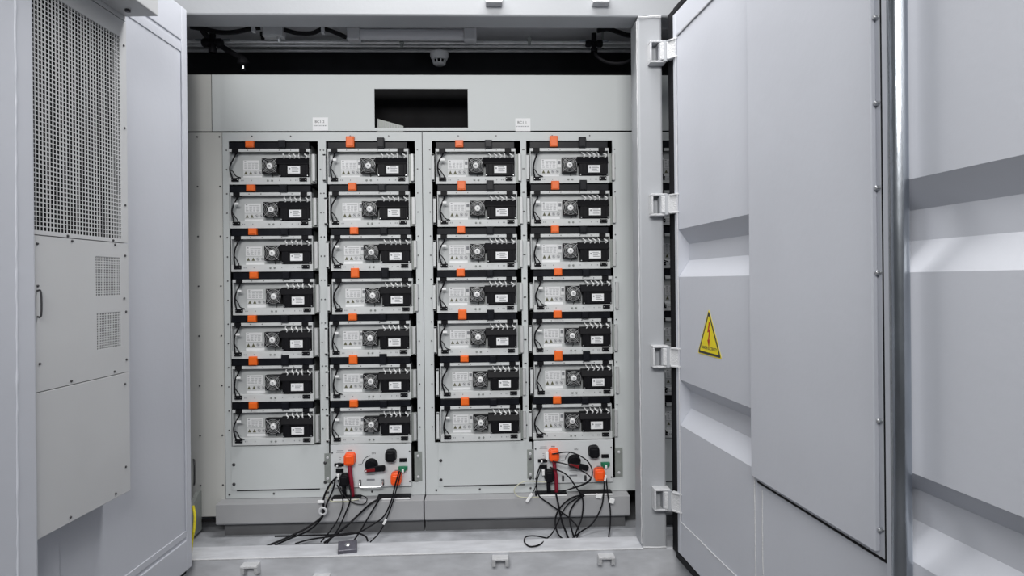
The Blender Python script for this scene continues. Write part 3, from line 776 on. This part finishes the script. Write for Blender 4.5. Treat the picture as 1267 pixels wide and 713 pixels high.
# cable slots on the plinths
for (pxa, pxb, py, lab) in ((411, 446, 615, 'black rubber cable slot edge below the left switch box, at its left'), (467, 508, 613.5, 'black rubber cable slot edge below the left switch box, at its right'),
                            (662, 701, 610.5, 'black rubber cable slot edge below the right switch box, at its left'), (717, 757, 609, 'black rubber cable slot edge below the right switch box, at its right')):
    a, b_ = at(pxa, py, YR-.04), at(pxb, py, YR-.04)
    r = empty('cable_slot', ((a.x+b_.x)/2, YR-.04, .182)); tag(r, lab, 'cable slot')
    hw = (b_.x-a.x)/2
    MB().box(-hw, hw, -.020, .035, 0, .014).build('rubber_strip', 'rubber', r, bevel=.004)
    MB().box(-hw+.01, hw, -.0255, -.0205, 0, .008).build('slot_edge', 'white', r, bevel=.001)

# ------------------------------------------------------------------ loose cables
def cable(pts, r, label, m_='black', group=None, name='cable', cat='cable'):
    """pts: (photo px, photo py, distance) sampled along the run"""
    o = MB().tube([at(*p) if p[2] else atz(p[0], p[1], SZ+r+.001) for p in pts], r*.88, 8, 8).build(name, m_, smooth=True)
    return tag(o, label, cat, group)
YP = YR-.095   # just in front of the plinth
# left bundle
cable([(417, 590, 3.44), (408, 600, 3.43), (401, 615, 3.40), (400, 629, 3.395), (398, 640, 3.37), (377, 655, 3.32), (352, 667, 3.29), (330, 676, 3.262)], .0062, 'thick black cable running down to the far left past the white tie', group='black cables of the left bundle')
cable([(415, 592, 3.43), (412, 606, 3.42), (405, 622, 3.395), (399, 640, 3.38), (383, 656, 3.33), (358, 667, 3.29), (340, 675, 3.265)], .0052, 'black cable beside the thick one, through the white tie', group='black cables of the left bundle')
cable([(417, 600, 3.43), (423, 613, 3.415), (424, 626, 3.395), (418, 643, 3.38), (408, 658, 3.33), (397, 671, 3.27)], .0042, 'thin black cable hanging straight below the left data port', group='black cables of the left bundle')
cable([(432, 600, 3.43), (434, 616, 3.40), (428, 634, 3.395), (420, 652, 3.35), (412, 664, 3.30), (404, 673, 3.268)], .0046, 'black cable falling below the left black power plug', group='black cables of the left bundle')
cable([(472, 616, 3.42), (458, 624, 3.395), (445, 636, 3.39), (430, 650, 3.36), (415, 662, 3.31), (401, 672, 3.268)], .0066, 'thick black cable sweeping left from the right slot of the left cabinet', group='black cables of the left bundle')
cable([(470, 617, 3.42), (462, 630, 3.395), (453, 645, 3.38), (446, 657, 3.33), (438, 669, 3.27)], .0048, 'black cable dropping from the right slot of the left cabinet', group='black cables of the left bundle')
cable([(494, 583, 3.43), (489, 600, 3.42), (484, 620, 3.395), (474, 640, 3.39), (455, 653, 3.35), (440, 660, 3.31), (410, 664, 3.30), (383, 668, 3.29), (365, 673, 3.268)], .0046, 'black cable from the left green terminal, turning left along the floor', group='black cables of the left bundle')
cable([(496, 584, 3.43), (492, 600, 3.42), (486, 621, 3.395), (477, 645, 3.385), (468, 661, 3.31), (458, 671, 3.27)], .0040, 'thin black cable from the left green terminal, falling straight to the sill', group='black cables of the left bundle')
cable([(340, 664, 3.31), (375, 663, 3.32), (412, 662, 3.32), (440, 660, 3.32), (452, 664, 3.295), (455, 670, 3.27)], .0050, 'black cable lying along the floor behind the small dark box', group='black cables of the left bundle')
cable([(418, 594, 3.43), (424, 610, 3.415), (436, 622, 3.40), (450, 624, 3.40), (454, 617, 3.41), (446, 613, 3.42), (440, 615, 3.43)], .0030, 'small black cable loop above the left plinth', group='black cables of the left bundle')
cable([(410, 600, 3.43), (404, 611, 3.42), (409, 620, 3.41), (425, 621, 3.415), (444, 618, 3.42)], .0032, 'cream cable tie looped by the left slot', 'tie_cream', name='cable_tie', cat='cable tie')
# right bundle
cable([(668, 577, 3.43), (664, 592, 3.425), (666, 612, 3.41), (680, 624, 3.395), (703, 640, 3.39), (716, 655, 3.33), (713, 668, 3.27)], .0044, 'black cable curving right from the right data ports across the plinth', group='black cables of the right bundle')
cable([(683, 562, 3.42), (706, 560, 3.40), (726, 570, 3.40), (733, 585, 3.40), (726, 597, 3.40), (700, 607, 3.41), (690, 611, 3.42)], .0040, 'black cable looping high over the right rotary switch', group='black cables of the right bundle')
cable([(684, 571, 3.42), (705, 576, 3.40), (725, 586, 3.39), (731, 593, 3.39), (722, 600, 3.40), (700, 607, 3.41)], .0040, 'black cable looping low across the right switch box', group='black cables of the right bundle')
cable([(680, 578, 3.42), (700, 587, 3.40), (712, 602, 3.39), (721, 618, 3.39), (720, 640, 3.385), (714, 656, 3.33), (709, 668, 3.27)], .0046, 'black cable dropping diagonally from the right data ports to the sill', group='black cables of the right bundle')
cable([(688, 612, 3.42), (691, 625, 3.395), (695, 645, 3.38), (700, 658, 3.32), (704, 668, 3.27)], .0058, 'thick black cable falling straight from the left slot of the right cabinet', group='black cables of the right bundle')
cable([(722, 612, 3.42), (706, 617, 3.395), (692, 630, 3.39), (687, 645, 3.385), (690, 660, 3.32), (697, 668, 3.27)], .0052, 'black cable bowing left from the right slot of the right cabinet', group='black cables of the right bundle')
cable([(723, 613, 3.42), (712, 622, 3.395), (705, 635, 3.39), (706, 650, 3.36), (711, 668, 3.27)], .0052, 'black cable bowing gently from the right slot, middle of the bundle', group='black cables of the right bundle')
cable([(720, 613, 3.42), (702, 625, 3.395), (692, 643, 3.38), (684, 659, 3.32), (676, 667, 3.262), (668, 674, 0), (656, 676.5, 0), (649, 671, 0), (651, 664.5, 0), (663, 663.5, 3.26), (678, 666.5, 3.28)], .0042, 'black cable ending in an open loop on the sill', group='black cables of the right bundle')
cable([(748, 594, 3.43), (747, 610, 3.415), (744, 628, 3.395), (733, 648, 3.37), (719, 658, 3.33), (709, 666, 3.28)], .0046, 'black cable from the right green terminal swinging left to the bundle', group='black cables of the right bundle')
cable([(750, 592, 3.43), (752, 612, 3.41), (755, 630, 3.395), (755, 650, 3.37), (753, 665, 3.28)], .0044, 'black cable hanging alone at the right end of the right plinth', group='black cables of the right bundle')
cable([(670, 578, 3.425), (666, 590, 3.42), (662, 604, 3.41), (657, 614, 3.40)], .0030, 'thin black cable with a white end below the right data ports', group='black cables of the right bundle')
cable([(676, 597, 3.43), (650, 596, 3.42), (637, 604, 3.41), (639, 613, 3.41), (650, 616, 3.41), (668, 615, 3.42)], .0030, 'cream cable tie looped left of the right switch box', 'tie_cream', name='cable_tie', cat='cable tie')
# white tags on the cables
def ctag(px, py, Y, w_, h_, rot, lab):
    p = at(px, py, Y); o = MB().box(-w_/2, w_/2, -.006, .006, -h_/2, h_/2).build('cable_marker', 'white', bevel=.002)
    o.location = p; o.rotation_euler = (0, rot, 0); tag(o, lab, 'cable marker', 'white cable markers')
ctag(397, 621, 3.392, .034, .014, 0, 'white cable marker on the left plinth front, farthest left')
ctag(476, 646, 3.372, .012, .030, .5, 'white cable marker at the lower edge of the left plinth')
ctag(655, 616, 3.392, .014, .055, .6, 'slanted white plug end hanging by the cream tie')
ctag(677, 564, 3.408, .014, .042, 0, 'white plug end beside the right orange power plug')
ctag(741, 614, 3.402, .032, .022, .2, 'white cable marker below the right green terminal, higher one')
ctag(757, 620, 3.385, .026, .026, .3, 'white cable marker at the right end of the right plinth')
ctag(749, 592, 3.415, .010, .034, .2, 'white sleeve on the wires under the right green terminal')
tie = MB().tube([at(400, 632, 3.388)+Vector((.018*math.cos(t), -.010, .018*math.sin(t))) for t in [i*math.pi/4 for i in range(8)]], .006, 6, 3, True).build('cable_clamp', 'plastic_grey', smooth=True)
tag(tie, 'pale plastic tie ring round the left cable pair', 'cable tie')
# small dark box on the sill
p = at(431, 678, 3.17)
sb = empty('small_box', (p.x, 3.155, SZ), .20); tag(sb, 'small dark metallic box lying on the white sill', 'box')
MB().prism([(-.036, 0), (.036, 0), (.036, .036), (.028, .040), (-.036, .018)], 'x', -.046, .046).build('case', 'box_dark', sb, bevel=.003)
MB().lathe((0, .0, .028), (0, -.33, 1), [(.012, 0), (.012, .004), (.008, .006)], 14).build('button', 'chrome', sb, smooth=True)

# earth wire by the left door
cable([(239, 626, 3.22), (241, 640, 3.20), (240, 655, 3.17), (238, 667, 3.16), (236, 684, 0)], .0075, 'yellow-green earth wire beside the left door edge', 'earth_yellow', name='earth_wire')
hd = MB().tube([at(239.5, 569, 3.499), at(240.5, 573, 3.47), at(240.5, 595, 3.47), at(240, 600, 3.499)], .005, 8, 4).build('bar_handle', 'bolt_dark', smooth=True)
tag(hd, 'slim dark bar handle on the filler panel near the left door edge', 'handle')

# ------------------------------------------------------------------ under the ceiling
def pipe(py0, py1, Y, r, label, m_='pipe_metal', x0=150, x1=900):
    a, b_ = at(231, py0, Y), at(785, py1, Y); d = (b_-a)/(785-231)
    o = MB().cyl(a+d*(x0-231), a+d*(x1-231), r, seg=12).build('conduit_pipe', m_, smooth=True)
    tag(o, label, 'pipe', 'conduit pipes under the ceiling')
    for px in (330, 560, 745):
        q = a+d*(px-231); MB().box(q.x-.006, q.x+.006, Y-.002, Y+.002, q.z, CEIL).build('hanger', 'bracket_metal', o)
    return o
pipe(51.5, 53.5, 3.50, .0095, 'galvanised conduit pipe under the ceiling, nearest the lintel')
pipe(56.0, 58.0, 3.58, .0095, 'galvanised conduit pipe under the ceiling, between the other two')
pipe(62.5, 63.5, 3.72, .010, 'galvanised conduit pipe under the ceiling, lowest and farthest back')
# tube light
a, b_ = at(446, 43, 3.44), at(574, 43, 3.44)
lt = empty('tube_light', ((a.x+b_.x)/2, 3.44, CEIL)); tag(lt, 'unlit white tube light under the ceiling', 'light')
hw = (b_.x-a.x)/2; zc = a.z-CEIL
MB().cyl((-hw, 0, zc), (hw, 0, zc), .030, seg=20).build('diffuser_tube', 'diffuser', lt, smooth=True)
for s in (-1, 1):
    MB().box(s*hw-.034+.034*s, s*hw+.034+.034*s, -.034, .034, zc-.038, zc+.030).build('end_cap', 'plastic_grey', lt, bevel=.008)
MB().box(-hw, hw, -.02, .02, zc+.028, 0).build('back_plate', 'plastic_grey', lt)
# smoke detector
p = at(543.5, 64, 3.70)
sd = empty('smoke_detector', (p.x, 3.70, CEIL)); tag(sd, 'round white smoke detector hanging under the ceiling', 'smoke detector')
dz = p.z-CEIL
MB().lathe((0, 0, 0), (0, 0, -1), [(.020, 0), (.020, -dz)], 16).build('stem', 'bolt_dark', sd, smooth=True)
MB().lathe((0, 0, dz), (0, 0, -1), [(.044, 0), (.053, .006), (.053, .028), (.047, .042), (.043, .048)], 28).build('base', 'white', sd, smooth=True)
MB().lathe((0, 0, dz-.048), (0, 0, -1), [(.030, 0), (.030, .020)], 20).build('sensor_chamber', 'black', sd)
q = MB()
for i in range(10):
    t = 2*math.pi*i/10
    q.box(-.003, .003, -.003, .003, 0, 0) if False else q.cyl((.040*math.cos(t), .040*math.sin(t), dz-.046), (.032*math.cos(t), .032*math.sin(t), dz-.072), .0035, seg=6)
q.build('cage_ribs', 'white', sd)
MB().lathe((0, 0, dz-.068), (0, 0, -1), [(.035, 0), (.035, .006), (.026, .012)], 24).build('cap', 'white', sd, smooth=True)
# corrugated black hose along the ceiling
cable([(236, 33, 3.40), (252, 36, 3.40), (272, 40, 3.40), (292, 39.5, 3.40), (312, 35, 3.40), (322, 34, 3.41)], .0150, 'black corrugated hose sagging under the ceiling at the far left', 'rubber', name='corrugated_hose', cat='hose', group='black hoses under the ceiling')
cable([(352, 37, 3.41), (368, 41, 3.41), (386, 41, 3.41), (400, 36, 3.41), (414, 40, 3.41), (428, 46, 3.41)], .0135, 'black corrugated hose between the junction box and the tube light', 'rubber', name='corrugated_hose', cat='hose', group='black hoses under the ceiling')
cable([(739, 38, 3.42), (752, 36, 3.42), (766, 40, 3.42), (780, 44, 3.42), (815, 45, 3.42)], .0150, 'black corrugated hose running behind the top of the hinge post', 'rubber', name='corrugated_hose', cat='hose', group='black hoses under the ceiling')
cable([(735, 62, 3.50), (739, 70, 3.48), (752, 77, 3.47), (770, 78, 3.47), (790, 70, 3.48)], .0100, 'black hose looping low beside the hinge post', 'rubber', name='corrugated_hose', cat='hose', group='black hoses under the ceiling')
cable([(250, 37, 3.42), (258, 47, 3.46), (272, 56, 3.50), (288, 66, 3.52), (304, 74, 3.52)], .0170, 'thick black hose slanting down across the conduit pipes at the left', 'rubber', name='corrugated_hose', cat='hose', group='black hoses under the ceiling')
for (px, py, Y, lab) in ((313.5, 35, 3.385, 'pale hose clip at the far left hose'), (399.5, 36.5, 3.395, 'pale hose clip left of the tube light')):
    p = at(px, py, Y); o = MB().box(-.008, .008, -.012, .016, -.022, .026).build('hose_clip', 'plastic_grey', bevel=.003); o.location = p
    tag(o, lab, 'clip', 'hose clips')
p = at(339, 41.5, 3.42)
jb = empty('junction_box', p); tag(jb, 'small grey junction box under the ceiling with a chrome nozzle', 'junction box')
MB().box(-.052, .052, -.03, .03, -.024, .030).build('case', 'plastic_grey', jb, bevel=.004)
MB().box(-.045, .045, -.034, -.0302, -.018, .024).build('lid', 'plastic_grey', jb, bevel=.002)
MB().cyl((-.070, 0, -.004), (-.052, 0, -.004), .014, seg=12).cyl((-.060, 0, -.03), (-.060, 0, -.004), .010, seg=12).build('gland', 'rubber', jb, smooth=True)
MB().lathe((.030, -.01, -.024), (0, 0, -1), [(.010, 0), (.012, .012), (.008, .022), (.005, .030)], 14).build('nozzle', 'chrome', jb, smooth=True)
# pipe clamps
for (px, py, lab) in ((497, 52.5, 'small galvanised pipe clamp right of the tube light middle'), (655, 49.5, 'tall galvanised pipe clamp between the smoke detector and the post')):
    p = at(px, py, 3.485); o = MB().box(-.008, .008, -.004, .004, -.028, .020).box(-.012, .012, -.006, .006, -.006, .004).build('pipe_clamp', 'bracket_metal', bevel=.0015); o.location = p
    tag(o, lab, 'clamp', 'pipe clamps')
# cross valves
def valve(px, py, Y, sc, lab):
    p = at(px, py, Y); r = empty('pipe_valve', p); tag(r, lab, 'valve', 'black pipe valves'); r.scale = (sc,)*3
    MB().lathe((-.05, 0, 0), (1, 0, 0), [(.016, 0), (.022, .008), (.022, .028), (.016, .034), (.016, .066), (.022, .072), (.022, .092), (.016, .10)], 14).build('valve_body', 'black', r, smooth=True)
    MB().cyl((0, 0, -.05), (0, 0, .06), .015, seg=12).lathe((0, 0, -.05), (0, 0, 1), [(.02, 0), (.02, .02)], 12).build('valve_branch', 'black', r, smooth=True)
    MB().box(.045, .085, -.006, .006, .012, .018).box(-.085, -.045, -.006, .006, .012, .018).build('valve_handle', 'galv', r, bevel=.002)
valve(735, 54, 3.49, .95, 'black valve on the conduit pipes near the hinge post')
valve(263, 53, 3.46, 1.1, 'black valve on the conduit pipes at the left')
p = at(301, 78, 3.52); nz = empty('spray_nozzle', p); tag(nz, 'black spray nozzle with chrome tip below the left slanting hose', 'nozzle')
MB().lathe((0, 0, .025), (0, 0, -1), [(.022, 0), (.030, .010), (.030, .030), (.014, .040)], 14).build('nozzle_body', 'rubber', nz, smooth=True)
MB().lathe((0, 0, -.015), (0, 0, -1), [(.007, 0), (.007, .015), (.013, .018), (.013, .022)], 12).build('nozzle_tip', 'chrome', nz, smooth=True)
